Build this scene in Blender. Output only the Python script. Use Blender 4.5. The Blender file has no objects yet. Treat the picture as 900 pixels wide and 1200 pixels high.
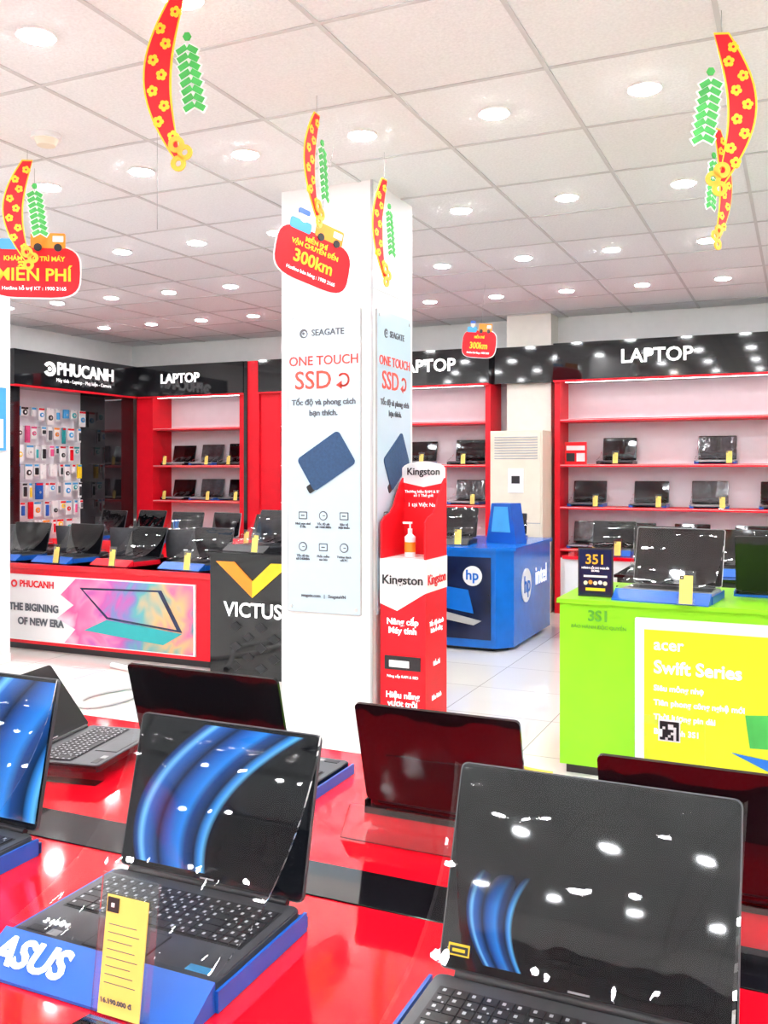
import bpy, bmesh, math, random
from mathutils import Matrix, Vector
random.seed(7)
S = bpy.context.scene
R = math.radians

# ------------------------------------------------------------------ materials
def mat(name, col, rough=.5, metal=0, emit=0, bump=0, bscale=40, var=0, vscale=8, coat=0, spec=.5, ecol=None):
    m = bpy.data.materials.new(name); m.use_nodes = True
    nt = m.node_tree; N = nt.nodes; L = nt.links
    b = N['Principled BSDF']
    c = (*col, 1)
    b.inputs['Base Color'].default_value = c
    b.inputs['Roughness'].default_value = rough
    b.inputs['Metallic'].default_value = metal
    b.inputs['Specular IOR Level'].default_value = spec
    b.inputs['Coat Weight'].default_value = coat
    if emit:
        b.inputs['Emission Color'].default_value = (*(ecol or col), 1)
        b.inputs['Emission Strength'].default_value = emit
    tc = N.new('ShaderNodeTexCoord')
    if bump:
        n = N.new('ShaderNodeTexNoise'); n.inputs['Scale'].default_value = bscale
        L.new(tc.outputs['Object'], n.inputs['Vector'])
        bp = N.new('ShaderNodeBump'); bp.inputs['Strength'].default_value = bump
        bp.inputs['Distance'].default_value = .01
        L.new(n.outputs['Fac'], bp.inputs['Height']); L.new(bp.outputs['Normal'], b.inputs['Normal'])
        if coat: L.new(bp.outputs['Normal'], b.inputs['Coat Normal'])
    if var:
        n = N.new('ShaderNodeTexNoise'); n.inputs['Scale'].default_value = vscale
        L.new(tc.outputs['Object'], n.inputs['Vector'])
        r = N.new('ShaderNodeValToRGB')
        r.color_ramp.elements[0].color = (*[x*(1-var) for x in col], 1)
        r.color_ramp.elements[1].color = (*[min(1, x*(1+var)) for x in col], 1)
        r.color_ramp.elements[0].position = .3; r.color_ramp.elements[1].position = .7
        L.new(n.outputs['Fac'], r.inputs['Fac']); L.new(r.outputs['Color'], b.inputs['Base Color'])
    return m

def clear_mat(name, fac=.12, tint=(1, 1, 1), rough=.04, bump=0, bscale=12, base=0.0, stretch=(1, 1, 1)):
    m = bpy.data.materials.new(name); m.use_nodes = True
    nt = m.node_tree; N = nt.nodes; L = nt.links
    N.remove(N['Principled BSDF'])
    o = N['Material Output']
    t = N.new('ShaderNodeBsdfTransparent'); t.inputs['Color'].default_value = (*tint, 1)
    g = N.new('ShaderNodeBsdfGlossy'); g.inputs['Roughness'].default_value = rough
    lw = N.new('ShaderNodeLayerWeight'); lw.inputs['Blend'].default_value = fac
    ad = N.new('ShaderNodeMath'); ad.operation = 'ADD'; ad.use_clamp = True; ad.inputs[1].default_value = base
    L.new(lw.outputs['Fresnel'], ad.inputs[0])
    mx = N.new('ShaderNodeMixShader')
    L.new(ad.outputs[0], mx.inputs[0]); L.new(t.outputs[0], mx.inputs[1]); L.new(g.outputs[0], mx.inputs[2])
    if bump:
        n = N.new('ShaderNodeTexNoise'); n.inputs['Scale'].default_value = bscale; n.inputs['Detail'].default_value = 1.0
        mp = N.new('ShaderNodeMapping'); mp.inputs['Scale'].default_value = stretch
        tc = N.new('ShaderNodeTexCoord'); L.new(tc.outputs['Object'], mp.inputs['Vector']); L.new(mp.outputs[0], n.inputs['Vector'])
        bp = N.new('ShaderNodeBump'); bp.inputs['Strength'].default_value = bump; bp.inputs['Distance'].default_value = .02
        L.new(n.outputs['Fac'], bp.inputs['Height'])
        L.new(bp.outputs['Normal'], g.inputs['Normal'])
    L.new(mx.outputs[0], o.inputs['Surface'])
    return m

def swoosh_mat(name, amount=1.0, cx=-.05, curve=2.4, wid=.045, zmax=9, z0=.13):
    """black glass display with a blue ribbon in its colour and emission"""
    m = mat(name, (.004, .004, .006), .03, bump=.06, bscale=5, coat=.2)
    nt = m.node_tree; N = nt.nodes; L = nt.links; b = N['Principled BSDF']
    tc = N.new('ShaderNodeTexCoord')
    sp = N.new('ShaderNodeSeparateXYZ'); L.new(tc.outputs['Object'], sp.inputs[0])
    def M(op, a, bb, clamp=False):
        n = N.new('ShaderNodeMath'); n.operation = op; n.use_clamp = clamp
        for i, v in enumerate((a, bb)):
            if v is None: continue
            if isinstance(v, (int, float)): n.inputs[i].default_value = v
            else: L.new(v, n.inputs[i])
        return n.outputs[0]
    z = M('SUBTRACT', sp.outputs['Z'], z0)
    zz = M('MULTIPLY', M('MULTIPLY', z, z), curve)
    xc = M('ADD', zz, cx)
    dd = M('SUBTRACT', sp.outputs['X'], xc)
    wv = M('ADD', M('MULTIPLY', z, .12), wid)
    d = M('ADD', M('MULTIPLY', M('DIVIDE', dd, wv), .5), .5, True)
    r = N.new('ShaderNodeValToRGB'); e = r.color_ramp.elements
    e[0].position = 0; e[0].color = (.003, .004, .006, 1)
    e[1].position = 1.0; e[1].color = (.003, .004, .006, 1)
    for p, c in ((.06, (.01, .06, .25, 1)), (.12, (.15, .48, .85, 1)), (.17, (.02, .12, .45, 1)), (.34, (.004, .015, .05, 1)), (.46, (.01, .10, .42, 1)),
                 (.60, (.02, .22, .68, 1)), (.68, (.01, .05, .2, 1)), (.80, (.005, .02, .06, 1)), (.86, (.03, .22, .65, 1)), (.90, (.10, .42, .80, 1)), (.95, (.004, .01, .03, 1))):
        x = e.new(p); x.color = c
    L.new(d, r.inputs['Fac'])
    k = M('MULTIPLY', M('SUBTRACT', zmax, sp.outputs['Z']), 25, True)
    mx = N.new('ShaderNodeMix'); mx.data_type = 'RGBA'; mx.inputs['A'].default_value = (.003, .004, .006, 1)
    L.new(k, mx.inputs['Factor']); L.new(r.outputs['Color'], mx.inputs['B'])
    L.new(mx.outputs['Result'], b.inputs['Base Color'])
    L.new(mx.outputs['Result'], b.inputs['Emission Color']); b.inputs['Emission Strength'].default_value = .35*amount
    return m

RED = mat('red_lacquer', (.76, .004, .016), .06, var=.04, spec=.5, coat=.1)
REDM = mat('red_matte', (.76, .006, .020), .4, var=.04, spec=.3)
REDD = mat('red_cabinet', (.50, .006, .015), .2, coat=.3, var=.05)
BLK = mat('black_gloss', (.006, .006, .008), .06, var=.1, coat=.2)
BLKM = mat('black_plastic', (.015, .015, .018), .4, var=.1)
DGR = mat('laptop_grey', (.085, .09, .10), .36, metal=.3, var=.08, vscale=30)
SIL = mat('laptop_silver', (.45, .46, .48), .35, metal=.4, var=.05, vscale=30)
KEY = mat('key_black', (.02, .02, .024), .45, var=.1)
LEG = mat('key_legend', (.60, .62, .65), .5, var=.05)
SCR = mat('display_glass', (.004, .004, .006), .04, bump=.15, bscale=5, coat=.2)
SWO = swoosh_mat('display_blue_ribbon', 1.0, cx=-.085, curve=4.0, wid=.085, z0=.10)  # broad blue ribbon set into the screen colour and emission
SWO2 = swoosh_mat('display_blue_reflection_small', .15, cx=-.125, curve=7, wid=.035, zmax=.20, z0=.15)  # small blue reflection painted into the screen's colour and emission
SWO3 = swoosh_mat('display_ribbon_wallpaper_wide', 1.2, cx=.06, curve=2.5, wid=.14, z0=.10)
LIDM = mat('lid_maroon_gloss', (.012, .004, .006), .06, bump=.35, bscale=6, coat=.2)
LIDB = mat('lid_black_gloss', (.006, .006, .008), .08, bump=.3, bscale=6, coat=.1, spec=.3)
WHT = mat('white_paint', (.88, .88, .87), .4, var=.02)
WHG = mat('white_panel_gloss', (.88, .87, .86), .16, var=.015, coat=.3)
WALL = mat('wall_paint', (.88, .88, .87), .7, bump=.05, var=.02)
BACKP = mat('shelf_back_panel', (.85, .83, .88), .45, var=.02)
CREAM = mat('cream_plaster', (.85, .82, .74), .6, var=.03)
BLUE = mat('blue_plastic', (.006, .10, .48), .3, var=.05)
BLUB = mat('blue_counter', (.006, .15, .62), .22, var=.08)
NAVY = mat('navy_graphic', (.008, .015, .06), .15, var=.5, vscale=4)
CLR = clear_mat('clear_acrylic', .25, (.95, .97, .98), .03, base=.03)
FILM = clear_mat('clear_film', .28, (.98, .985, .99), .03, bump=.06, bscale=5, base=.0, stretch=(1.2, .8, .8))
FILM2 = clear_mat('clear_film_creased', .30, (.96, .97, .98), .05, bump=.28, bscale=9, base=.015, stretch=(1.2, .8, .8))
YEL = mat('yellow_paper', (.93, .70, .16), .6, var=.05)
YELB = mat('yellow_bright', (1.0, .66, .02), .45, var=.05)
GOLD = mat('gold_card', (1.0, .47, .02), .4, var=.1)
GREEN = mat('green_card', (.05, .42, .07), .5, var=.15)
GRN = mat('lime_green', (.26, .66, .02), .3, var=.04, spec=.3)
GRND = mat('green_dark', (.09, .38, .03), .35, var=.05)
LIME = mat('lime_yellow_graphic', (.66, .72, .015), .35, var=.12, vscale=2, emit=.18)
WTXT = mat('white_lettering', (.95, .95, .95), .4, emit=.7, var=.01)
WPRT = mat('white_print', (.93, .93, .93), .5, var=.01)
GTXT = mat('grey_print', (.10, .11, .13), .5, var=.02)
OTXT = mat('orange_red_print', (.88, .07, .04), .5, var=.02)
RTXT = mat('red_print', (.80, .008, .018), .45, var=.02, spec=.3)
POST = mat('poster_pale_blue', (.54, .68, .79), .18, var=.02, vscale=2, coat=.3)
SLATE = mat('slate_blue_fabric', (.018, .060, .15), .7, bump=.4, bscale=220, var=.15, vscale=60)
STEEL = mat('steel', (.6, .6, .6), .3, metal=.9, var=.05)
GREY = mat('grey_plastic', (.45, .45, .46), .5, var=.05)
BARM = mat('ceiling_bar', (.60, .60, .60), .5, var=.02)
LAMP = mat('lamp_diffuser', (1, 1, 1), .5, emit=160, ecol=(.97, .985, 1))
LED = mat('led_strip', (1, 1, 1), .5, emit=7, ecol=(.97, .95, 1))
VIO = mat('violet_led', (.3, .2, 1), .5, emit=2.5, ecol=(.25, .12, 1))
CORD = mat('cord', (.35, .35, .35), .6, var=.05)
CYEL = mat('yellow_cable', (.85, .6, .08), .5, var=.05)
TAN = mat('ac_beige', (.84, .77, .62), .4, var=.03)
ORANGE = mat('orange_card', (.95, .30, .02), .4, var=.05)
CYAN = mat('cyan_card', (.06, .38, .75), .4, var=.05)
TEAL = mat('teal_card', (.02, .40, .42), .4, var=.05)
PINK = mat('pink_pack', (.80, .10, .28), .4, var=.05)
TILE = mat('ceiling_tile', (.85, .865, .875), .8, bump=.4, bscale=60, var=.05, vscale=80)

FLOOR = mat('floor_tile', (.82, .80, .76), .08, coat=.3)
nt = FLOOR.node_tree; N = nt.nodes; L = nt.links
tc = N.new('ShaderNodeTexCoord'); br = N.new('ShaderNodeTexBrick')
br.offset = 0; br.inputs['Scale'].default_value = 1.0
br.inputs['Brick Width'].default_value = .7; br.inputs['Row Height'].default_value = .7
br.inputs['Mortar Size'].default_value = .004; br.inputs['Mortar Smooth'].default_value = .3
br.inputs['Color1'].default_value = (.88, .86, .81, 1); br.inputs['Color2'].default_value = (.84, .82, .77, 1)
br.inputs['Mortar'].default_value = (.44, .42, .38, 1)
L.new(tc.outputs['Object'], br.inputs['Vector']); L.new(br.outputs['Color'], N['Principled BSDF'].inputs['Base Color'])

# rainbow splash: hue runs along the panel
SPL = mat('colour_splash_graphic', (.9, .3, .5), .3)
nt = SPL.node_tree; N = nt.nodes; L = nt.links
tc = N.new('ShaderNodeTexCoord'); sp = N.new('ShaderNodeSeparateXYZ'); L.new(tc.outputs['Object'], sp.inputs[0])
mr = N.new('ShaderNodeMapRange'); mr.inputs['From Min'].default_value = -5.75; mr.inputs['From Max'].default_value = -4.25
L.new(sp.outputs['X'], mr.inputs['Value'])
vo = N.new('ShaderNodeTexNoise'); vo.inputs['Scale'].default_value = 3.0; vo.inputs['Distortion'].default_value = 1.0; L.new(tc.outputs['Object'], vo.inputs['Vector'])
ma = N.new('ShaderNodeMath'); ma.operation = 'MULTIPLY_ADD'; ma.inputs[1].default_value = .9; L.new(vo.outputs['Fac'], ma.inputs[0])
sb = N.new('ShaderNodeMath'); sb.operation = 'SUBTRACT'; sb.inputs[1].default_value = .45; L.new(mr.outputs[0], sb.inputs[0]); L.new(sb.outputs[0], ma.inputs[2])
r = N.new('ShaderNodeValToRGB'); e = r.color_ramp.elements
e[0].position = .0; e[0].color = (.90, .62, .72, 1); e[1].position = 1; e[1].color = (.05, .30, .35, 1)
for p, c in ((.15, (.80, .10, .30, 1)), (.3, (.85, .25, .45, 1)), (.42, (.55, .10, .40, 1)), (.54, (.20, .22, .50, 1)), (.64, (.10, .40, .42, 1)), (.76, (.70, .45, .20, 1)), (.88, (.75, .15, .32, 1))):
    x = e.new(p); x.color = c
L.new(ma.outputs[0], r.inputs['Fac']); L.new(r.outputs['Color'], N['Principled BSDF'].inputs['Base Color'])

# ------------------------------------------------------------------ mesh builder
class MB:
    def __init__(s):
        s.v = []; s.f = []; s.m = []; s.s = []; s.mats = []; s.M = Matrix()
    def mi(s, m):
        if m not in s.mats: s.mats.append(m)
        return s.mats.index(m)
    def add(s, vs, fs, m, smooth=False):
        o = len(s.v); i = s.mi(m)
        s.v += [s.M @ Vector(p) for p in vs]
        for f in fs:
            s.f.append([o+k for k in f]); s.m.append(i); s.s.append(smooth)
    def b(s, x0, x1, y0, y1, z0, z1, m):
        vs = [(x0, y0, z0), (x1, y0, z0), (x1, y1, z0), (x0, y1, z0), (x0, y0, z1), (x1, y0, z1), (x1, y1, z1), (x0, y1, z1)]
        s.add(vs, [(0, 3, 2, 1), (4, 5, 6, 7), (0, 1, 5, 4), (1, 2, 6, 5), (2, 3, 7, 6), (3, 0, 4, 7)], m)
    def box(s, c, z, m, rot=None):
        sv = s.M
        s.M = s.M @ Matrix.Translation(c) @ (rot if rot else Matrix())
        a, b_, c_ = z[0]/2, z[1]/2, z[2]/2
        s.b(-a, a, -b_, b_, -c_, c_, m); s.M = sv
    def prism(s, pts, y0, y1, m):
        n = len(pts)
        vs = [(p[0], y0, p[1]) for p in pts] + [(p[0], y1, p[1]) for p in pts]
        fs = [list(range(n)), list(range(2*n-1, n-1, -1))]
        fs += [(i, i+n, (i+1) % n+n, (i+1) % n) for i in range(n)]
        s.add(vs, fs, m)
    def prismz(s, pts, z0, z1, m):
        n = len(pts)
        vs = [(p[0], p[1], z0) for p in pts] + [(p[0], p[1], z1) for p in pts]
        fs = [list(range(n-1, -1, -1)), list(range(n, 2*n))]
        fs += [(i, (i+1) % n, (i+1) % n+n, i+n) for i in range(n)]
        s.add(vs, fs, m)
    def cyl(s, c, r, h, m, n=20, axis='Z', r2=None, smooth=True):
        if r2 is None: r2 = r
        vs = []
        for k, (rr, t) in enumerate(((r, -h/2), (r2, h/2))):
            for i in range(n):
                a = 2*math.pi*i/n; x, y = rr*math.cos(a), rr*math.sin(a)
                p = (x, y, t) if axis == 'Z' else ((x, t, y) if axis == 'Y' else (t, x, y))
                vs.append((c[0]+p[0], c[1]+p[1], c[2]+p[2]))
        s.add(vs, [(i, (i+1) % n, (i+1) % n+n, i+n) for i in range(n)], m, smooth)
        s.add(vs, [list(range(n-1, -1, -1)), list(range(n, 2*n))], m)
    def grid(s, fn, nu, nv, m, smooth=True):
        vs = [fn(i/nu, j/nv) for j in range(nv+1) for i in range(nu+1)]
        fs = [(j*(nu+1)+i, j*(nu+1)+i+1, (j+1)*(nu+1)+i+1, (j+1)*(nu+1)+i) for j in range(nv) for i in range(nu)]
        s.add(vs, fs, m, smooth)
    def mesh(s, name):
        me = bpy.data.meshes.new(name)
        me.from_pydata([tuple(p) for p in s.v], [], s.f)
        for m in s.mats: me.materials.append(m)
        me.polygons.foreach_set('material_index', s.m)
        me.polygons.foreach_set('use_smooth', s.s)
        bm = bmesh.new(); bm.from_mesh(me)
        bmesh.ops.recalc_face_normals(bm, faces=bm.faces[:]); bm.to_mesh(me); bm.free()
        me.update(); return me
    def obj(s, name, parent=None, loc=(0, 0, 0), rz=0, bevel=0):
        return put(s.mesh(name), name, loc, rz, parent, bevel=bevel)

def put(me, name, loc, rz=0, parent=None, sc=1, bevel=0):
    o = bpy.data.objects.new(name, me); S.collection.objects.link(o)
    o.location = loc; o.rotation_euler = (0, 0, R(rz)); o.scale = (sc, sc, sc)
    if parent: o.parent = parent
    if bevel:
        md = o.modifiers.new('bevel', 'BEVEL'); md.width = bevel; md.segments = 2; md.limit_method = 'ANGLE'
    return o
def empty(name, loc=(0, 0, 0), rz=0):
    o = bpy.data.objects.new(name, None); S.collection.objects.link(o); o.empty_display_size = .1
    o.location = loc; o.rotation_euler = (0, 0, R(rz)); return o
def text(body, loc, size, m, parent, rot=(90, 0, 0), align='CENTER', bold=0, ext=.0015, name='lettering'):
    cu = bpy.data.curves.new(name, 'FONT'); cu.body = body; cu.size = size; cu.align_x = align; cu.align_y = 'CENTER'
    cu.extrude = ext; cu.offset = bold; cu.resolution_u = 3; cu.materials.append(m)
    o = bpy.data.objects.new(name, cu); S.collection.objects.link(o)
    o.location = loc; o.rotation_euler = [R(a) for a in rot]; o.parent = parent; return o
def curve(name, pts, rad, m, parent=None):
    cu = bpy.data.curves.new(name, 'CURVE'); cu.dimensions = '3D'; sp = cu.splines.new('NURBS')
    sp.points.add(len(pts)-1); sp.use_endpoint_u = True; sp.order_u = 4
    for p, q in zip(sp.points, pts): p.co = (*q, 1)
    cu.bevel_depth = rad; cu.bevel_resolution = 2; cu.materials.append(m)
    o = bpy.data.objects.new(name, cu); S.collection.objects.link(o); o.parent = parent; return o
def rrect(x0, x1, z0, z1, r, n=5):
    pts = []
    for cx, cz, a0 in ((x1-r, z0+r, -90), (x1-r, z1-r, 0), (x0+r, z1-r, 90), (x0+r, z0+r, 180)):
        for i in range(n+1):
            a = R(a0+90*i/n); pts.append((cx+r*math.cos(a), cz+r*math.sin(a)))
    return pts

# ------------------------------------------------------------------ room shell
H = 3.26; XL, XR, YB, YF = -8.5, 4.5, 10.3, -7.0
b = MB(); b.b(XL-.1, XR+.1, YF-.1, YB+.1, -.1, 0, FLOOR); b.obj('floor')
b = MB(); b.b(XL-.1, XR+.1, YB, YB+.12, 0, H, WALL); b.obj('wall_back')
b = MB(); b.b(XL-.12, XL, YF, YB, 0, H, WALL); b.obj('wall_left')
b = MB(); b.b(XR, XR+.12, YF, YB, 0, H, WALL); b.obj('wall_right')
b = MB()
b.b(XL, XR, YF-.12, YF, 2.75, H, WALL)
b.b(XL, -7.6, YF-.12, YF, 0, 2.75, WALL); b.b(3.6, XR, YF-.12, YF, 0, 2.75, WALL); b.b(-2.4, -1.8, YF-.12, YF, 0, 2.75, WALL)
b.obj('wall_front')
for k, (a, c) in enumerate(((-7.6, -2.4), (-1.8, 3.6))):
    b = MB()
    n = 4
    for i in range(n+1):
        x = a+.03+(c-a-.06)*i/n; b.b(x-.03, x+.03, YF-.08, YF-.02, 0, 2.75, BLKM)
    for z in (.03, 2.1, 2.72): b.b(a+.06, c-.06, YF-.08, YF-.02, z-.03, z+.03, BLKM)
    b.obj('window_%d' % (k+1))
b = MB(); b.b(XL-.1, XR+.1, YF-.1, YB+.1, H, H+.1, TILE)
xs = [-.99+.7*k for k in range(-11, 8)]; ys = [3.875+.75*k for k in range(-15, 9)]
for x in xs:
    if XL < x < XR: b.b(x-.010, x+.010, YF, YB, H-.006, H, BARM)
for y in ys:
    if YF < y < YB: b.b(XL, XR, y-.010, y+.010, H-.005, H-.0005, BARM)
b.obj('ceiling')
b = MB()
for j in range(-7, 5):
    y = 4.25+1.5*j
    for k in range(-11, 8):
        x = -.64+.7*k
        if not (XL+.3 < x < XR-.3 and YF+.3 < y < YB-.3): continue
        b.cyl((x, y, H-.006), .076, .012, WHT, 20)
        b.cyl((x, y, H-.014), .062, .006, LAMP, 12)
b.obj('recessed_downlight')
b = MB(); b.cyl((-3.52, 3.6, H-.012), .075, .024, WHT, 24); b.cyl((-3.52, 3.6, H-.04), .045, .032, TAN, 24, r2=.06)
b.obj('smoke_detector')

# ------------------------------------------------------------------ pillars
PX0, PX1, PY0, PY1 = -2.925, -2.309, 4.943, 5.56
root = empty('pillar')
b = MB(); b.b(PX0, PX1, PY0, PY1, 0, H, WHG)
b.b(PX0-.002, PX1+.002, PY0-.002, PY1+.002, 2.62, 2.624, GREY)
b.b(PX0-.004, PX1+.004, PY0-.004, PY1+.004, 0, .07, WHT)
b.b(PX1-.010, PX1+.003, PY0-.003, PY0+.010, .07, H, GREY)
b.obj('column_cladding', root)
def seagate(parent, rz, origin, w):
    g = empty('ssd_poster', origin, rz)
    b = MB(); z0, z1 = .68, 2.51
    b.prism(rrect(-w/2, w/2, z0, z1, .01), -.010, 0, GREY)
    b.prism(rrect(-w/2+.006, w/2-.006, z0+.006, z1-.006, .008), -.013, -.009, POST)
    for sx in (-1, 1):
        for z in (z0+.035, z1-.035): b.cyl((sx*(w/2-.03), -.015, z), .011, .008, STEEL, 14, 'Y')
    b.M = Matrix.Translation((.02, -.0135, 1.60)) @ Matrix.Rotation(R(-32), 4, 'Y')
    b.prism(rrect(-.165, .165, -.115, .115, .025), -.006, 0, SLATE)
    b.prism(rrect(-.20, -.15, -.11, -.06, .01), -.004, 0, BLKM); b.M = Matrix()
    for i, x in enumerate((-.14, 0, .14)):
        for z in (1.27, 1.08):
            if (i+int(z > 1.2)) % 2:
                b.prism(rrect(x-.030, x+.030, z-.024, z+.024, .006), -.0145, -.012, GTXT)
                b.prism(rrect(x-.023, x+.023, z-.017, z+.017, .004), -.016, -.012, POST)
                b.b(x-.012, x+.012, -.0175, -.012, z-.004, z+.004, GTXT)
            else:
                b.cyl((x, -.0135, z), .029, .003, GTXT, 20, 'Y'); b.cyl((x, -.0150, z), .022, .003, POST, 20, 'Y')
                b.b(x-.003, x+.014, -.0175, -.012, z-.003, z+.003, GTXT)
    b.cyl((-.135, -.0135, 2.375), .028, .003, GTXT, 20, 'Y'); b.cyl((-.13, -.0150, 2.372), .017, .003, POST, 20, 'Y')
    b.cyl((-.135, -.0165, 2.375), .009, .003, GTXT, 12, 'Y')
    for k in range(22):
        a = R(-120+k*12); b.box((.135+.036*math.cos(a), -.014, 2.085+.036*math.sin(a)), (.012, .003, .012), OTXT)
    b.prism([(.085, 2.055), (.125, 2.03), (.125, 2.08)], -.0155, -.0125, OTXT)
    b.obj('poster_board', g)
    yy = -.0145
    text('SEAGATE', (.03, yy, 2.375), .054, GTXT, g, bold=.0008)
    text('ONE TOUCH', (0, yy, 2.205), .080, OTXT, g, bold=.0008)
    text('SSD', (-.07, yy, 2.085), .155, OTXT, g, bold=.001)
    text('Tốc độ và phong cách', (0, yy, 1.955), .048, GTXT, g, bold=.0014)
    text('bạn thích.', (0, yy, 1.89), .048, GTXT, g, bold=.0014)
    for i, x in enumerate((-.14, 0, .14)):
        for z, t in ((1.210, ('Nhỏ gọn như\nổ đĩa', 'Tốc độ ghi\ntới 1030 MB/s', 'Bảo vệ\nMật khẩu')[i]), (1.015, ('Tốc độ lên\ntới 540MB/s', 'Phần mềm\nsao lưu', 'Tương thích\nvới PC')[i])):
            text(t, (x, yy, z), .019, GTXT, g, bold=.0004)
    text('seagate.com   |   SeagateVN', (0, yy, .785), .027, GTXT, g, bold=.0006)
    g.parent = parent
seagate(root, 0, ((PX0+PX1)/2-.01, PY0, 0), .50)
seagate(root, 90, (PX1, (PY0+PY1)/2, 0), .52)
b = MB(); b.b(-6.44, -5.82, 4.943, 5.56, 0, H, WHG); b.b(-6.444, -5.816, 4.939, 5.564, 0, .07, WHT)
b.b(-5.818, -5.80, 5.0, 5.5, 1.7, 2.2, CYAN); b.b(-5.818, -5.798, 5.03, 5.47, 1.72, 1.95, WPRT)
b.obj('pillar')

# ------------------------------------------------------------------ shelving
def unit(name, x0, x1, loc, rz=0, label=None, lx=0, lsize=.2, shelves=(2.09, 1.605, 1.15, .70), left=.06, right=.06, sidecol=REDM, div=(), vio=None):
    g = empty(name, loc, rz); b = MB()
    b.b(x0, x1, .40, .43, 0, 2.5, BACKP)
    b.b(x0, x0+left, 0, .40, 0, 2.5, sidecol); b.b(x1-right, x1, 0, .40, 0, 2.5, sidecol)
    for d in div: b.b(d-.03, d+.03, 0, .40, 0, 2.5, sidecol)
    for z in shelves:
        b.b(x0+left, x1-right, .01, .40, z-.03, z, REDM)
        b.b(x0+left, x1-right, .008, .012, z-.012, z-.008, WPRT)
    b.b(x0+left, x1-right, .02, .40, .0, .60, WHG)
    n = max(1, int((x1-x0)/.6))
    for i in range(1, n):
        x = x0+(x1-x0)*i/n; b.b(x-.004, x+.004, .015, .02, .08, .58, GREY)
    b.b(x0, x1, -.06, .43, 2.50, 2.90, BLK)
    b.b(x0, x1, -.064, .0, 2.485, 2.505, REDM)
    if sidecol is REDM: b.b(x0+left+.05, x1-right-.05, .03, .07, 2.485, 2.499, LED)
    if vio: b.b(vio[0], vio[1], .385, .398, .705, .80, VIO)
    b.obj('cabinet', g)
    if label: text(label, (lx, -.064, 2.72), lsize, WTXT, g, bold=.004, ext=.006)
    return g
Yf = 9.85
unit('shelving_unit', -2.43, 2.4, (0, Yf, 0), 0, 'LAPTOP', -1.36, .20, div=(.35,), vio=(-1.5, -.55))
unit('shelving_unit', -6.13, -3.15, (0, Yf, 0), 0, 'LAPTOP', -3.9, .20, left=.28)
unit('shelving_unit', -8.05, -6.35, (0, Yf, 0), 0, 'LAPTOP', -7.31, .17, left=.26, right=.09)
b = MB(); b.b(-6.345, -6.135, 9.82, 10.28, 0, 2.9, REDM); b.b(-6.345, -6.30, 9.80, 9.818, 0, 2.9, BLK); b.obj('shelving_divider')
g = unit('accessory_shelving_unit', 7.69, 9.78, (-8.05, 0, 0), 90, None, shelves=(.70,), left=.14, right=.55, sidecol=BLK)
text('PHUCANH', (8.83, -.064, 2.73), .205, WTXT, g, bold=.005, ext=.006)
text('Máy tính - Laptop - Phụ kiện - Camera', (8.8, -.064, 2.60), .06, WTXT, g)
b = MB()
ring = [(8.22+.095*math.cos(a), 2.72+.085*math.sin(a)) for a in [R(-150+i*15) for i in range(21)]] + [(8.22+.05*math.cos(a), 2.72+.045*math.sin(a)) for a in [R(150-i*15) for i in range(21)]]
b.prism(ring, -.07, -.06, WTXT); b.cyl((8.22, -.065, 2.72), .026, .01, WTXT, 16, 'Y'); b.obj('logo_mark', g)
b = MB(); cols = [BLKM, CYAN, BLKM, REDM, GTXT, BLUE, PINK, YELB, WPRT, BLKM, TEAL, ORANGE, BLKM]
for r_ in range(7):
    x = 7.90
    while x < 9.12:
        w = random.choice((.05, .07, .09, .11)); h = random.choice((.10, .14, .17, .19)); z = 2.28-r_*.225
        x += w/2
        b.b(x-.003, x+.003, .26, .40, z, z+.006, STEEL)
        m = random.choice(cols); bk = random.choice((WPRT, WPRT, WPRT, m)); yd = random.uniform(.25, .29)
        b.prism(rrect(x-w/2, x+w/2, z-h, z+.01, .008, 2), yd, yd+.02, bk)
        if w > .08: b.cyl((x, yd-.004, z-h*.55), w*.30, .016, m, 14, 'Y'); b.cyl((x, yd-.010, z-h*.55), w*.14, .008, random.choice((WPRT, GREY)), 12, 'Y')
        elif w < .06: b.cyl((x, yd-.006, z-h*.55), .014, h*.6, m, 10, 'Z')
        else: b.prism(rrect(x-w/2+.012, x+w/2-.012, z-h+.02, z-.035, .008, 2), yd-.012, yd, m)
        b.b(x-w/2+.002, x+w/2-.002, yd-.002, yd, z-.020, z+.004, random.choice((REDM, CYAN, WPRT, m)))
        x += w/2+random.uniform(.025, .06)
b.obj('hanging_accessories', g)
b = MB(); b.b(-3.148, -2.432, 9.9, 10.28, 2.50, 2.90, BLK); b.obj('header_panel')
b = MB(); b.b(-3.0, -2.5, 9.98, 10.3, 0, 2.498, CREAM); b.b(-3.0, -2.5, 9.98, 10.3, 2.903, H, CREAM); b.obj('wall_column')

# ------------------------------------------------------------------ air conditioner
b = MB(); x0, x1, y0, y1 = -3.04, -2.47, 9.50, 9.88
b.b(x0, x1, y0, y1, 0, 1.96, TAN)
b.b(x0+.02, x1-.02, y0-.012, y0, .05, 1.94, TAN)
for i in range(9): b.b(x0+.05, x1-.05, y0-.018, y0-.008, 1.66+i*.028, 1.672+i*.028, GREY)
b.b(x0+.20, x1-.20, y0-.02, y0-.01, 1.30, 1.56, WHT); b.b(x0+.24, x1-.24, y0-.024, y0-.012, 1.40, 1.48, BLKM)
for i in range(12): b.b(x0+.07, x1-.07, y0-.016, y0-.01, .15+i*.035, .16+i*.035, GREY)
b.b(x0+.02, x1-.02, y0-.016, y0-.01, .98, .988, GREY)
b.obj('standing_air_conditioner', bevel=.012)

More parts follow.
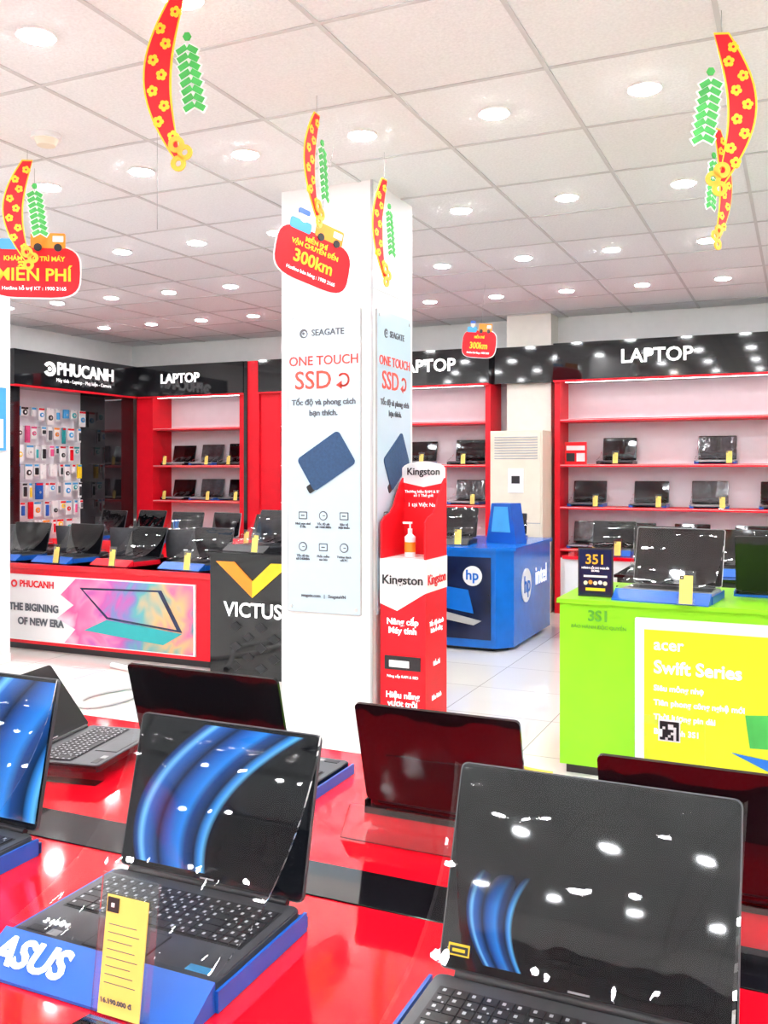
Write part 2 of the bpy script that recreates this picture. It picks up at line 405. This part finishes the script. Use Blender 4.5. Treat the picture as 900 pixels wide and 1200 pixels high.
# ------------------------------------------------------------------ laptops
def laptop(key, w=.36, d=.25, sh=.235, tilt=18, st=.02, screen=SCR, stand=BLUE, lid=DGR, keys=False, film=True, tag=1, lip=True, tagx=.09, ts=1.0, sticker=False, fg=10, deck=DGR, fm=None, p1o=.035, p2o=.97):
    b = MB(); zb = st+.018; ll = .065; fm = fm or FILM2
    b.b(-w/2-.006, -w/2+.03, -d, .01, 0, st, stand); b.b(w/2-.03, w/2+.006, -d, .01, 0, st, stand)
    b.b(-w/2-.006, w/2+.006, -.02, .012, 0, st, stand)
    b.b(w/2+.006, w/2+.011, -d, -.0, 0, st+.012, stand); b.b(-w/2-.011, -w/2-.006, -d, 0, 0, st+.012, stand)
    if lip:
        vs = [(-w/2-.006, -d-ll, 0), (w/2+.006, -d-ll, 0), (w/2+.006, -d, 0), (-w/2-.006, -d, 0),
              (-w/2-.006, -d-ll, .004), (w/2+.006, -d-ll, .004), (w/2+.006, -d, st+.024), (-w/2-.006, -d, st+.024)]
        b.add(vs, [(0, 3, 2, 1), (4, 5, 6, 7), (0, 1, 5, 4), (1, 2, 6, 5), (2, 3, 7, 6), (3, 0, 4, 7)], stand)
    b.prismz(rrect(-w/2, w/2, -d, 0, .012, 3), st, zb-.003, lid); b.prismz(rrect(-w/2+.002, w/2-.002, -d+.002, -.002, .011, 3), zb-.003, zb, deck)
    b.cyl((0, .002, zb+.001), .007, w*.86, BLKM, 10, 'X')
    kx0, kx1, ky0, ky1 = -w/2+.020, w/2-.020, -.034, -d*.60
    b.b(kx0-.003, kx1+.003, ky1-.003, ky0+.003, zb, zb+.0006, BLKM)
    b.b(-.055, .055, -d+.012, ky1-.014, zb, zb+.001, BLKM); b.b(-.053, .053, -d+.014, ky1-.016, zb+.0008, zb+.0014, deck)
    if keys:
        rows = 6; cols_ = 17; rh = (ky0-ky1)/rows; cw = (kx1-kx0)/cols_
        for r_ in range(rows):
            c = 0
            while c < cols_:
                n = 1
                if r_ == 5 and c == 5: n = 5
                elif c == 0 and r_ > 2: n = 2
                elif c == 12 and r_ in (2, 3, 4): n = 2
                xa = kx0+c*cw+.0010; xb = kx0+(c+n)*cw-.0010; ya = ky0-r_*rh-.0010; yb = ky0-(r_+1)*rh+.0010
                b.b(xa, xb, yb, ya, zb+.0006, zb+.003, KEY)
                b.b(xa+.004, xa+.0085, ya-.0105, ya-.0045, zb+.003, zb+.0033, LEG)
                if random.random() < .4: b.b(xb-.006, xb-.0035, ya-.017, ya-.014, zb+.003, zb+.0033, LEG)
                c += n
        b.b(-w/2+.02, -w/2+.055, -d+.015, -d+.032, zb, zb+.001, BLKM); b.b(-w/2+.06, -w/2+.08, -d+.015, -d+.03, zb, zb+.001, GREY)
        b.b(w/2-.06, w/2-.02, -d+.02, -d+.035, zb, zb+.001, CYAN)
    b.M = Matrix.Translation((0, .004, zb)) @ Matrix.Rotation(R(-tilt), 4, 'X')
    b.prism(rrect(-w/2, w/2, .004, sh, .010, 3), 0, .007, lid)
    b.prism(rrect(-w/2+.002, w/2-.002, .006, sh-.002, .009, 3), -.001, 0, BLK)
    b.b(-w/2+.006, w/2-.006, -.0018, -.0008, .018, sh-.008, screen)
    b.b(-.014, .014, -.0022, -.0008, .009, .0115, GREY)
    if sticker: b.b(-w/2+.012, -w/2+.042, -.0026, -.0016, .022, .037, YELB); b.b(-w/2+.014, -w/2+.040, -.0030, -.0024, .024, .034, BLKM); b.b(-w/2+.018, -w/2+.036, -.0033, -.0028, .027, .031, YELB)
    b.M = Matrix()
    if film:
        t = R(tilt)
        def scp(s): return (s*math.sin(t)-.006, zb+s*math.cos(t))
        p0 = scp(sh*.86); p1 = (scp(sh*.25)[0]-p1o, scp(sh*.16)[1]); p2 = (-d*p2o, zb+.008)
        def fn(u, v):
            if v < .12:
                y, z = scp(sh*(1.0-.14*v/.12))
            else:
                q = (v-.12)/.88
                y = (1-q)**2*p0[0]+2*q*(1-q)*p1[0]+q*q*p2[0]; z = (1-q)**2*p0[1]+2*q*(1-q)*p1[1]+q*q*p2[1]
            x = (u-.5)*(w+.005)*(1-.03*math.sin(math.pi*v))
            k = max(0, (v-.45))*1.7
            wob = (.0028*math.sin(u*15+v*7)+.0018*math.sin(u*29-v*9))*k + .0010*math.sin(u*9+v*4)*min(1, v*4)
            y -= abs(wob)+.001*min(1, v*5); z += abs(wob)
            return (x, y, z)
        b.grid(fn, fg*2, fg*2, fm)
        for u0 in (0, 1):
            for j in range(fg*2):
                a = Vector(fn(u0, j/(fg*2))); c = Vector(fn(u0, (j+1)/(fg*2)))
                e1 = Vector((0.004*(1 if u0 else -1), -.001, .003))
                b.add([a, c, c+e1, a+e1], [(0, 1, 2, 3)], CLR, True)
    if tag:
        b.M = Matrix.Translation((tagx, -d-(ll if lip else .035)-.012, .001)) @ Matrix.Rotation(R(-8), 4, 'X') @ Matrix.Scale(ts, 4)
        b.b(-.036, .036, 0, .002, 0, .140, CLR); b.b(-.036, .036, -.03*(1 if lip else -.8), 0, 0, .002, CLR)
        b.b(-.026, .026, -.0015, -.0002, .006, .120, YEL)
        b.b(-.024, -.010, -.003, -.0015, .104, .118, BLKM); b.b(-.019, -.015, -.0034, -.003, .109, .113, WPRT)
        for i in range(8): b.b(-.021, .018-.004*(i % 3), -.0020, -.0014, .036+i*.008, .0366+i*.008, GTXT)
        b.M = Matrix()
    return b.mesh(key)

g = empty('display_table')
b = MB(); b.b(-3.3, 1.3, .55, 2.20, .76, .80, RED); b.b(-3.25, 1.25, .60, 2.15, .06, .76, REDD)
b.b(-3.3, 1.3, 1.43, 1.555, .80, .8025, BLK); b.b(-3.2, 1.2, .65, 2.1, 0, .06, BLKM)
b.obj('table_body', g, bevel=.006)
T = .801
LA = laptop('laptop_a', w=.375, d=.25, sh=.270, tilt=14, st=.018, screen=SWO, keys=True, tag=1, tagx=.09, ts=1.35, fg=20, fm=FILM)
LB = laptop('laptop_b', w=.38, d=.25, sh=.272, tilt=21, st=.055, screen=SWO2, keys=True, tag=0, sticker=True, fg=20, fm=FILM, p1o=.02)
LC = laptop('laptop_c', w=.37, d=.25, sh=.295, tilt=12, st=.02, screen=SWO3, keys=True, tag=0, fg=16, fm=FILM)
LBK = laptop('laptop_back', w=.36, d=.24, sh=.235, tilt=16, st=.012, stand=CLR, lid=LIDM, lip=False, film=False, tag=0, keys=True)
LBK2 = laptop('laptop_back_wide', w=.40, d=.26, sh=.285, tilt=16, st=.012, stand=BLUE, lid=LIDB, lip=False, film=False, tag=0, keys=True)
LSD = laptop('laptop_side', w=.34, d=.23, sh=.22, tilt=38, st=.03, stand=CLR, lid=LIDM, lip=False, film=False, tag=0, keys=True)
g = empty('laptop', (-.930, 1.316, T)); put(LA, 'laptop_body', (0, 0, 0), 0, g)
text('ASUS', (-.110, -.283, .0250), .060, WTXT, g, rot=(30, 0, 0), bold=.0016)
text('2 NĂM', (-.135, -.205, .0375), .016, WTXT, g, rot=(0, 0, 0))
text('16.190.000 đ', (.09, -.3325, .032), .010, GTXT, g, rot=(98, 0, 0), ext=.0004, bold=.0004)
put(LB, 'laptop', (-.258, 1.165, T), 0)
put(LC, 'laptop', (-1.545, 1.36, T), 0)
put(LBK, 'laptop', (-.684, 1.835, T), 180)
put(LBK, 'laptop', (-.144, 1.69, T), 180)
put(LBK2, 'laptop', (-1.215, 1.785, T), 180)
put(LSD, 'laptop', (-1.76, 1.84, T), 100, sc=.92)
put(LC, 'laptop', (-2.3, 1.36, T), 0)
put(LBK, 'laptop', (.42, 1.70, T), 180)
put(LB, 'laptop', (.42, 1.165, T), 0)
for x, y_ in ((-.684, 1.72), (-.144, 1.575)):
    b = MB()
    vs = [(-.17, -.045, .0015), (.12, -.045, .0015), (.12, -.0, .055), (-.17, -.0, .055)]
    vs += [(p[0], p[1]+.003, p[2]) for p in vs]
    b.add(vs, [(0, 1, 2, 3), (7, 6, 5, 4), (0, 4, 5, 1), (1, 5, 6, 2), (2, 6, 7, 3), (3, 7, 4, 0)], CLR)
    put(b.mesh('acrylic_easel'), 'acrylic_easel', (x, y_, T+.0005))
b = MB(); b.b(-.07, .07, 0, .002, 0, .235, CLR); b.b(-.07, .07, 0, .06, 0, .002, CLR); b.b(-.022, .022, -.001, 0, .185, .23, WPRT)
for i in range(7):
    for j in range(7):
        if random.random() < .55 or (i in (0, 6) and j in (0, 6)): b.b(-.019+i*.0055, -.0135+i*.0055, -.0018, -.001, .188+j*.0055, .1935+j*.0055, BLKM)
put(b.mesh('qr_code_stand'), 'qr_code_stand', (-.25, 1.99, T), 0)

SCG = mat('display_grey_reflective', (.10, .10, .11), .12, bump=.5, bscale=9, var=.4, vscale=10, coat=.4)
G1 = laptop('laptop_s1', tag=1, tilt=14); G2 = laptop('laptop_s2', w=.37, sh=.25, tilt=20, stand=BLKM, tagx=.12)
G3 = laptop('laptop_s3', w=.35, tilt=12, stand=CLR, tagx=.14, lid=SIL, deck=SIL); G4 = laptop('laptop_s4', stand=REDM, tagx=.05, tilt=22)
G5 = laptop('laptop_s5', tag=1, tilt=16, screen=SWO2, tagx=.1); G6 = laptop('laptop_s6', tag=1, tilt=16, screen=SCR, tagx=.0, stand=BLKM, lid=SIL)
H1 = laptop('laptop_h1', tilt=12, lip=False, tagx=.12, sh=.24, deck=SIL); H2 = laptop('laptop_h2', tilt=8, lip=False, stand=BLKM, tagx=.02, sh=.25); H3 = laptop('laptop_h3', tilt=12, lip=False, stand=CLR, tagx=-.1, lid=SIL, deck=SIL)
H4 = laptop('laptop_h4', tilt=12, lip=False, tagx=.13, sh=.245, lid=SIL, deck=SIL, screen=SCG)
GEN = [G1, G2, G3, G1, G4, G5]
def gl(x, y, z, rz=0, sc=1.0, me=None):
    put(me or random.choice(GEN), 'laptop', (x, y, z+.001), rz, sc=sc)
def sl(x, z, sc=.98):
    gl(x, Yf+.325, z, random.uniform(-2.5, 2.5), sc, random.choice((H1, H2, H3, H4)))
for z, xs_ in ((1.605, (-1.80, .0, .95, 1.6)), (1.15, (-2.12, -1.465, -.87, -.2, .8, 1.5)), (.70, (-2.12, -1.6, -1.05, -.45, .1, .8, 1.5))):
    for x in xs_: sl(x, z, 1.0)
gl(-.80, Yf+.33, 1.605, 0, 1.06, H4)
for z in (1.605, 1.15):
    for x in (-3.50, -4.1, -4.7, -5.3): sl(x, z, 1.0)
    for x in (-7.54, -7.09, -6.65): sl(x, z, .98)
b = MB(); b.b(-.12, .12, 0, .01, 0, .24, RTXT); b.b(-.10, -.01, -.003, 0, .03, .12, BLKM); b.b(.01, .10, -.003, 0, .03, .12, WPRT); b.b(-.10, .10, -.003, 0, .15, .2, WPRT)
put(b.mesh('promo_card'), 'promo_card', (-2.235, 10.0, 1.606), 0)

# ------------------------------------------------------------------ red counter (left)
g = empty('display_counter')
b = MB(); b.b(-7.3, -4.14, 5.97, 6.9, .06, .745, REDM); b.b(-7.25, -4.2, 6.02, 6.85, 0, .06, BLKM); b.b(-7.32, -4.12, 5.95, 6.92, .70, .745, RED)
b.b(-7.1, -4.30, 5.955, 5.97, .09, .65, WPRT)
b.prism([(-5.62, .10), (-4.32, .10), (-4.32, .64), (-5.50, .64), (-5.66, .50), (-5.52, .42), (-5.70, .30), (-5.50, .22)], 5.950, 5.956, SPL)
b.prism([(-5.45, .57), (-4.62, .59), (-4.42, .27), (-5.17, .33)], 5.944, 5.951, NAVY)
b.prism([(-5.41, .555), (-4.65, .575), (-4.47, .29), (-5.15, .345)], 5.940, 5.945, SPL)
b.prism([(-5.17, .32), (-4.42, .26), (-4.60, .16), (-5.40, .22)], 5.944, 5.951, TEAL)
b.obj('counter_body', g)
text('THE BIGINING', (-6.24, 5.95, .37), .086, GTXT, g, align='LEFT', bold=.003)
text('OF NEW ERA', (-6.14, 5.95, .25), .086, GTXT, g, align='LEFT', bold=.003)
text('PHUCANH', (-6.12, 5.95, .57), .080, RTXT, g, align='LEFT', bold=.002)
b = MB(); b.cyl((-6.18, 5.948, .57), .033, .006, RTXT, 18, 'Y'); b.cyl((-6.175, 5.945, .57), .016, .006, WPRT, 14, 'Y'); b.obj('logo_mark', g)
for x, m_ in ((-6.5, G1), (-5.86, G1), (-5.2, G4), (-4.5, G1)): gl(x, 6.42, .745, random.uniform(-8, 8), 1.18, m_)
for x in (-6.75, -6.1, -5.45, -4.85): gl(x, 6.57, .745, 180+random.uniform(-6, 6), 1.0, H2)
b = MB(); b.b(-7.4, -3.9, 7.7, 8.5, .06, .78, REDM); b.b(-7.42, -3.88, 7.68, 8.52, .75, .80, RED); b.b(-7.35, -3.95, 7.75, 8.45, 0, .06, BLKM)
b.obj('display_counter')
for i, x in enumerate((-7.0, -6.5, -6.0, -5.5, -5.0, -4.5)): gl(x, 8.12, .80, random.uniform(-10, 10), 1.1, (G1, G2, G5, G3, G4, G6)[i])

g = empty('gaming_display_counter')
b = MB(); b.b(-4.08, -3.0, 5.84, 6.6, .0, .90, BLK)
b.b(-4.10, -2.98, 5.82, 6.62, .90, .925, BLK)
def q(pts, m, y0=5.826, y1=5.838): b.prism(pts, y0, y1, m)
q([(-4.02, .86), (-3.86, .86), (-3.70, .72), (-3.70, .60)], ORANGE)
q([(-3.70, .60), (-3.70, .72), (-3.54, .86), (-3.38, .86)], YELB)
for i in range(4):
    for j in range(5):
        cx, cz = -3.85+i*.22+(.11 if j % 2 else 0), .08+j*.075
        q([(cx, cz-.035), (cx+.05, cz), (cx, cz+.035), (cx-.05, cz)], BLKM, 5.832, 5.839)
b.obj('counter_body', g)
text('VICTUS', (-3.70, 5.832, .50), .15, WTXT, g, bold=.003)
gl(-3.78, 6.25, .925, -10, 1.1, G2); gl(-3.25, 6.25, .925, 5, 1.0, G2)

g = empty('blue_display_counter')
b = MB(); b.prismz([(-3.25, 7.52), (-2.36, 7.52), (-2.24, 7.66), (-2.24, 8.9), (-3.25, 8.9)], .03, .85, BLUB)
b.prismz([(-3.27, 7.50), (-2.35, 7.50), (-2.22, 7.65), (-2.22, 8.92), (-3.27, 8.92)], .85, .88, BLUB)
b.prismz([(-3.2, 7.57), (-2.4, 7.57), (-2.3, 7.7), (-2.3, 8.85), (-3.2, 8.85)], 0, .03, BLKM)
b.b(-3.2, -2.40, 7.508, 7.522, .10, .80, NAVY)
b.cyl((-2.56, 7.503, .64), .085, .01, WPRT, 28, 'Y')
b.cyl((-2.232, 8.02, .52), .15, .01, WPRT, 28, 'X')
b.prism([(-3.1, .30), (-2.55, .22), (-2.48, .26), (-3.0, .36)], 7.50, 7.51, GREY)
b.prism([(-2.98, .38), (-2.55, .32), (-2.60, .52), (-2.98, .56)], 7.50, 7.51, BLUB)
b.obj('counter_body', g)
text('hp', (-2.56, 7.494, .645), .12, BLUB, g, bold=.002)
text('hp', (-2.222, 8.02, .525), .21, BLUB, g, rot=(90, 0, 90), bold=.003)
text('intel', (-2.236, 8.55, .56), .24, WTXT, g, rot=(90, 0, 90), bold=.003)
gl(-2.93, 8.05, .88, 5, 1.15, G2)
b = MB(); b.prism([(-.16, 0), (.16, 0), (.10, .36), (-.10, .36)], -.02, .16, BLUE); b.prism([(-.10, .1), (.10, .1), (.07, .33), (-.07, .33)], -.026, -.02, CYAN)
put(b.mesh('promo_block'), 'promo_block', (-2.48, 8.10, .881), -15)
gl(-2.6, 8.75, .88, 10, .9, G1)

# ------------------------------------------------------------------ cardboard stand
g = empty('cardboard_display_stand')
b = MB(); x0, x1, y0, y1 = -2.272, -1.985, 4.98, 5.33
b.b(x0, x1, y0, y1, 0, 1.02, RTXT)
b.b(x0-.002, x1+.003, y0-.003, y1+.002, .83, 1.024, WPRT)
b.prism([(x0, .83), (x0, .76), (x0+.11, .72), (x1, .83)], y0-.006, y0-.002, WPRT)
hp = [(x0, 1.02), (x1, 1.02), (x1, 1.55)] + [((x0+x1)/2+(x1-x0)/2*math.cos(R(a)), 1.55+.045*math.sin(R(a))) for a in range(10, 171, 16)] + [(x0, 1.55)]
b.prism(hp, y1-.02, y1, RTXT)
hh = [(x0, 1.47), ((x0+x1)/2, 1.44), (x1, 1.47), (x1, 1.552)] + [((x0+x1)/2+(x1-x0)/2*math.cos(R(a)), 1.552+.047*math.sin(R(a))) for a in range(10, 171, 16)] + [(x0, 1.552)]
b.prism(hh, y1-.024, y1-.019, WPRT)
for xx in (x0, x1-.01):
    prof = [(y0, 1.02), (y1-.02, 1.02), (y1-.02, 1.50), (y1-.06, 1.47), (y1-.12, 1.40), (y1-.17, 1.33), (y1-.22, 1.29), (y1-.30, 1.27), (y0, 1.24)]
    n = len(prof)
    vs = [(xx, p[0], p[1]) for p in prof]+[(xx+.01, p[0], p[1]) for p in prof]
    b.add(vs, [list(range(n)), list(range(2*n-1, n-1, -1))]+[(i, (i+1) % n, (i+1) % n+n, i+n) for i in range(n)], RTXT)
b.b(x0+.03, x1-.03, y0-.007, y0-.001, .375, .455, BLKM); b.b(x0+.06, x1-.10, y0-.009, y0-.006, .39, .43, WPRT)
b.obj('stand_body', g)
cx = (x0+x1)/2
text('Kingston', (cx, y0-.006, .90), .074, BLKM, g, bold=.0015)
text('Nâng cấp\nMáy tính', (cx, y0-.004, .63), .052, WTXT, g, bold=.001)
text('Nâng cấp RAM & SSD', (cx, y0-.004, .335), .022, WTXT, g)
text('Hiệu năng\nvượt trội', (cx, y0-.004, .20), .050, WTXT, g, bold=.001)
text('Kingston', (cx, y1-.027, 1.535), .062, BLKM, g, bold=.001)
text('Thương hiệu RAM & SSD\nsố 1 Thế giới', (cx, y1-.024, 1.40), .024, WTXT, g)
text('1 tại Việt Nam', (cx, y1-.024, 1.33), .034, WTXT, g)
text('Kingston', (x1+.005, (y0+y1)/2, .90), .085, RTXT, g, rot=(90, 0, 90), bold=.001)
for z, t in ((.62, 'Tốc độ nhanh\nhơn ổ cứng'), (.40, 'Bền bỉ'), (.2, 'Bảo hành')): text(t, (x1+.002, (y0+y1)/2, z), .04, WTXT, g, rot=(90, 0, 90))
b = MB(); b.cyl((0, 0, .06), .033, .12, WPRT, 24); b.cyl((0, 0, .06), .0335, .06, ORANGE, 24); b.cyl((0, 0, .13), .033, .02, WPRT, 24, r2=.013)
b.cyl((0, 0, .155), .014, .03, WPRT, 16); b.cyl((0, 0, .185), .005, .03, WPRT, 10); b.b(-.045, .012, -.008, .008, .198, .210, WPRT)
put(b.mesh('hand_sanitizer_bottle'), 'hand_sanitizer_bottle', (-2.14, 5.12, 1.025), 0)

# ------------------------------------------------------------------ green counter
g = empty('green_display_counter')
b = MB(); b.b(-1.127, 1.0, 4.68, 5.45, .05, .87, GRN); b.b(-1.10, .97, 4.71, 5.42, 0, .05, BLKM)
b.b(-1.14, 1.01, 4.665, 5.47, .87, .892, GRN)
b.b(-.745, .42, 4.640, 4.68, .05, .82, WPRT); b.b(-.70, .37, 4.633, 4.641, .10, .77, LIME)
b.prism([(-.24, .40), (-.02, .42), (.02, .26), (-.22, .25)], 4.628, 4.634, GREEN)
b.prism([(-.10, .36), (.25, .40), (.30, .24), (-.02, .20)], 4.626, 4.632, CYAN)
b.prism([(-.30, .22), (-.02, .19), (.30, .23), (.22, .14), (-.1, .135)], 4.624, 4.630, BLUB)
b.obj('counter_body', g)
text('acer', (-.655, 4.630, .70), .080, WTXT, g, align='LEFT', bold=.001)
text('Swift Series', (-.655, 4.630, .59), .086, WTXT, g, align='LEFT', bold=.002)
for i, t in enumerate(('Siêu mỏng nhẹ', 'Tiên phong công nghệ mới', 'Thời lượng pin dài', 'Bảo hành 3S1')):
    text(t, (-.655, 4.630, .490-i*.070), .038, WTXT, g, align='LEFT', bold=.0008)
text('3S1', (-.93, 4.676, .81), .075, GRND, g, bold=.002); text('BẢO HÀNH ĐỘC QUYỀN', (-.93, 4.676, .755), .024, GRND, g)
put(laptop('laptop_g', w=.38, d=.25, sh=.26, tilt=18, st=.02, stand=BLUE, deck=SIL, lid=SIL, tagx=.11, fg=14, screen=SCR), 'laptop', (-.60, 5.06, .893), -6, sc=1.2)
put(LBK2, 'laptop', (-.10, 5.12, .893), 180, sc=1.05)
put(LBK2, 'laptop', (.45, 5.12, .893), 180, sc=1.05)
b = MB(); b.b(-.09, .09, 0, .008, 0, .25, BLKM); b.b(-.082, .082, -.002, 0, .008, .242, NAVY); b.b(-.06, .06, .008, .06, 0, .006, BLKM)
b.b(-.05, .05, -.004, -.002, .03, .045, YELB); b.b(-.06, .06, -.004, -.002, .10, .11, WPRT)
for i in range(5): b.cyl((-.05+i*.025, -.003, .070+.004*(i % 2)), .011, .003, (TAN, ORANGE, TAN, WPRT, TAN)[i], 10, 'Y')
g = empty('counter_sign', (-.97, 4.80, .893), 0); b.obj('sign_board', g)
text('351', (0, -.004, .19), .07, GOLD, g, bold=.001); text('HÀNH LỖI DO NGƯỜI\nDÙNG', (0, -.004, .14), .014, WTXT, g)

b = MB(); b.b(-1.2, 1.8, 6.7, 7.5, .05, .78, BLKM); b.b(-1.22, 1.82, 6.68, 7.52, .78, .80, BLK); b.b(-1.15, 1.75, 6.75, 7.45, 0, .05, BLKM); b.obj('display_counter')
for x, m_ in ((-.95, G2), (-.4, G1), (.15, G3), (.7, G1), (1.3, G5)): gl(x, 7.2, .80, random.uniform(-8, 8), 1.15, m_)
b = MB(); b.b(-1.95, -1.3, 8.3, 9.0, .05, .74, WHG); b.b(-1.97, -1.28, 8.28, 9.02, .74, .77, RED); b.b(-1.9, -1.35, 8.35, 8.95, 0, .05, BLKM); b.obj('display_counter')
gl(-1.6, 8.75, .77, 0, 1.1, G1)

# ------------------------------------------------------------------ hanging paper decorations
def lunar(name, loc, rz, L_=.56, flip=1):
    b = MB(); n = 20
    def spine(t): return (-flip*.075*math.sin(math.pi*t), L_*(1-t))
    for wm, y0, y1, m in ((1.0, -.002, .002, YELB), (.86, -.004, .004, RTXT)):
        L1 = []; L2 = []
        for i in range(n+1):
            t = i/n; x, z = spine(t); w = (.006+.048*math.sin(math.pi*min(1, .12+t*.86))**.8)*wm
            z_ = z if wm == 1.0 else .5*L_+(z-.5*L_)*.97
            L1.append((x-w, z_)); L2.append((x+w, z_))
        for i in range(n):
            b.prism([L1[i], L1[i+1], L2[i+1], L2[i]], y0, y1, m)
    for k in range(9):
        t = .1+k*.095; x, z = spine(t); x += .018*(-1)**k; rr = .017
        for a in range(5):
            an = R(72*a+k*20); b.cyl((x+rr*.7*math.cos(an), 0, z+rr*.7*math.sin(an)), rr*.55, .013, YELB, 8, 'Y')
        b.cyl((x, 0, z), rr*.3, .015, RTXT, 8, 'Y')
    for k in range(8):
        for sx in (-1, 1):
            cx = flip*(.040+.004*k)+sx*.020; cz = L_*.66-k*.029
            sv = b.M; b.M = Matrix.Translation((cx, -.008, cz)) @ Matrix.Rotation(R(30*sx), 4, 'Y')
            b.b(-.025, .025, -.001, .003, -.0155, .0155, WPRT); b.b(-.020, .020, -.003, .004, -.0105, .0105, GREEN); b.M = sv
    b.cyl((flip*.040, -.008, L_*.74), .016, .006, GREEN, 6, 'Y')
    for (cx, cz, rr) in ((0, .05, .030), (flip*.032, .02, .028), (flip*.008, -.018, .028)):
        m_ = 16; ro = [(cx+rr*math.cos(2*math.pi*i/m_), cz+rr*math.sin(2*math.pi*i/m_)) for i in range(m_)]
        ri = [(cx+rr*.4*math.cos(2*math.pi*i/m_), cz+rr*.4*math.sin(2*math.pi*i/m_)) for i in range(m_)]
        for i in range(m_):
            j = (i+1) % m_; b.prism([ro[i], ro[j], ri[j], ri[i]], -.012, -.005, GOLD)
    top = H-.018-loc[2]
    if top > L_: b.cyl((0, 0, (L_+top)/2-.005), .0012, top-L_+.01, CORD, 6)
    put(b.mesh(name), name, loc, rz)
lunar('lunar_new_year_decoration', (-2.02, 2.69, 2.65), 15, .58, 1)
lunar('lunar_new_year_decoration', (-.27, 3.62, 2.60), 20, .56, -1)
lunar('lunar_new_year_decoration', (-.375, 4.77, 2.66), 62, .55, -1)
lunar('lunar_new_year_decoration', (-3.74, 3.69, 2.65), 30, .54, 1)
lunar('lunar_new_year_decoration', (-2.00, 3.69, 2.69), 92, .47, 1)
lunar('lunar_new_year_decoration', (-2.03, 4.50, 2.57), 85, .53, 1)

def promo(loc, rz, big, small, sc=1.0, foot='Hotline bán hàng : 1900 2165', roll=0):
    g = empty('hanging_promo_sign', loc, rz); b = MB(); w, h = .25*sc, .145*sc
    g.rotation_euler = (0, R(roll), R(rz))
    pts = [(w*(1 if math.cos(a) > 0 else -1)*abs(math.cos(a))**.45, h*(1 if math.sin(a) > 0 else -1)*abs(math.sin(a))**.6) for a in [R(i*12) for i in range(30)]]
    b.prism([(p[0]*1.03, p[1]*1.05) for p in pts], -.002, .002, WPRT); b.prism(pts, -.004, .004, RTXT)
    b.prism(rrect(-.02*sc, .17*sc, h*.92, h*.92+.085*sc, .01*sc), -.006, -.001, ORANGE)
    b.prism(rrect(.10*sc, .16*sc, h*.92+.035*sc, h*.92+.07*sc, .005*sc), -.008, -.006, WPRT)
    for x in (.02*sc, .13*sc): b.cyl((x, -.006, h*.95), .022*sc, .008, BLKM, 14, 'Y')
    b.prism(rrect(-.19*sc, -.05*sc, h*.85, h*.85+.06*sc, .015*sc), -.006, -.001, CYAN)
    b.cyl((-.11*sc, -.004, h*.85+.085*sc), .034*sc, .006, TAN, 16, 'Y'); b.prism(rrect(-.15*sc, -.075*sc, h*.85+.095*sc, h*.85+.125*sc, .01*sc), -.008, -.002, BLUE)
    top = H-.019-loc[2]
    b.cyl((0, 0, (top+h)/2), .0012, top-h, CORD, 6)
    b.obj('sign_card', g)
    text(small, (0, -.006, .072*sc), .036*sc, YELB, g, bold=.001)
    text(big, (0, -.006, -.020*sc), .098*sc, YELB, g, bold=.002)
    text(foot, (0, -.006, -.095*sc), .028*sc, WTXT, g)
promo((-3.93, 3.93, 2.66), 30, 'MIỄN PHÍ', 'KHÁM BẢO TRÌ MÁY', 1.0, 'Hotline hỗ trợ KT : 1900 2165')
promo((-2.27, 4.15, 2.62), 64, '300km', 'MIỄN PHÍ\nVẬN CHUYỂN ĐẾN', .92, roll=12)
promo((-2.7, 8.1, 2.70), -25, '300km', 'MIỄN PHÍ', .85, roll=8)
promo((-3.6, 6.6, 2.45), -55, '300km', 'MIỄN PHÍ', .8)
b = MB()
for x, y, l in ((-2.35, 3.0, .75), (-.1, 4.0, 1.3), (-2.4, 4.5, .5)): b.cyl((x, y, H-l/2), .0012, l, CORD, 6)
b.obj('hanging_cord')

curve('power_cable', [(-1.98, 5.0, .012), (-1.85, 4.75, .012), (-1.6, 4.85, .012), (-1.35, 4.62, .012), (-1.15, 4.62, .012)], .009, CYEL)
curve('white_cable', [(-4.0, 5.75, .025), (-4.15, 5.4, .025), (-4.5, 5.0, .025), (-4.3, 4.6, .025), (-4.1, 4.7, .025), (-4.1, 5.2, .025), (-4.4, 5.6, .025), (-4.9, 5.7, .025)], .022, WHT)

g = empty('wall_sign_board'); b = MB(); b.b(-6.5, 2.5, YF+.002, YF+.14, 2.35, 2.75, BLK); b.obj('sign_panel', g)
for x, t in ((-4.5, 'TABLET'), (-1.5, 'TABLET'), (.8, 'PHUCANH')): text(t, (x, YF+.15, 2.55), .24, WTXT, g, rot=(90, 0, 180), bold=.004)

# ------------------------------------------------------------------ world, camera
w = bpy.data.worlds.new('world'); S.world = w; w.use_nodes = True
w.node_tree.nodes['Background'].inputs['Color'].default_value = (.93, .96, 1, 1)
w.node_tree.nodes['Background'].inputs['Strength'].default_value = .5
cam = bpy.data.cameras.new('camera'); co = bpy.data.objects.new('camera', cam); S.collection.objects.link(co)
co.location = (0, 0, 1.55); co.rotation_euler = (R(90), 0, R(24.3))
cam.sensor_width = 36; cam.lens = 1084/1200*36; cam.shift_y = -50/1200; cam.clip_start = .05
S.camera = co
S.view_settings.view_transform = 'Standard'
S.view_settings.exposure = 0.05
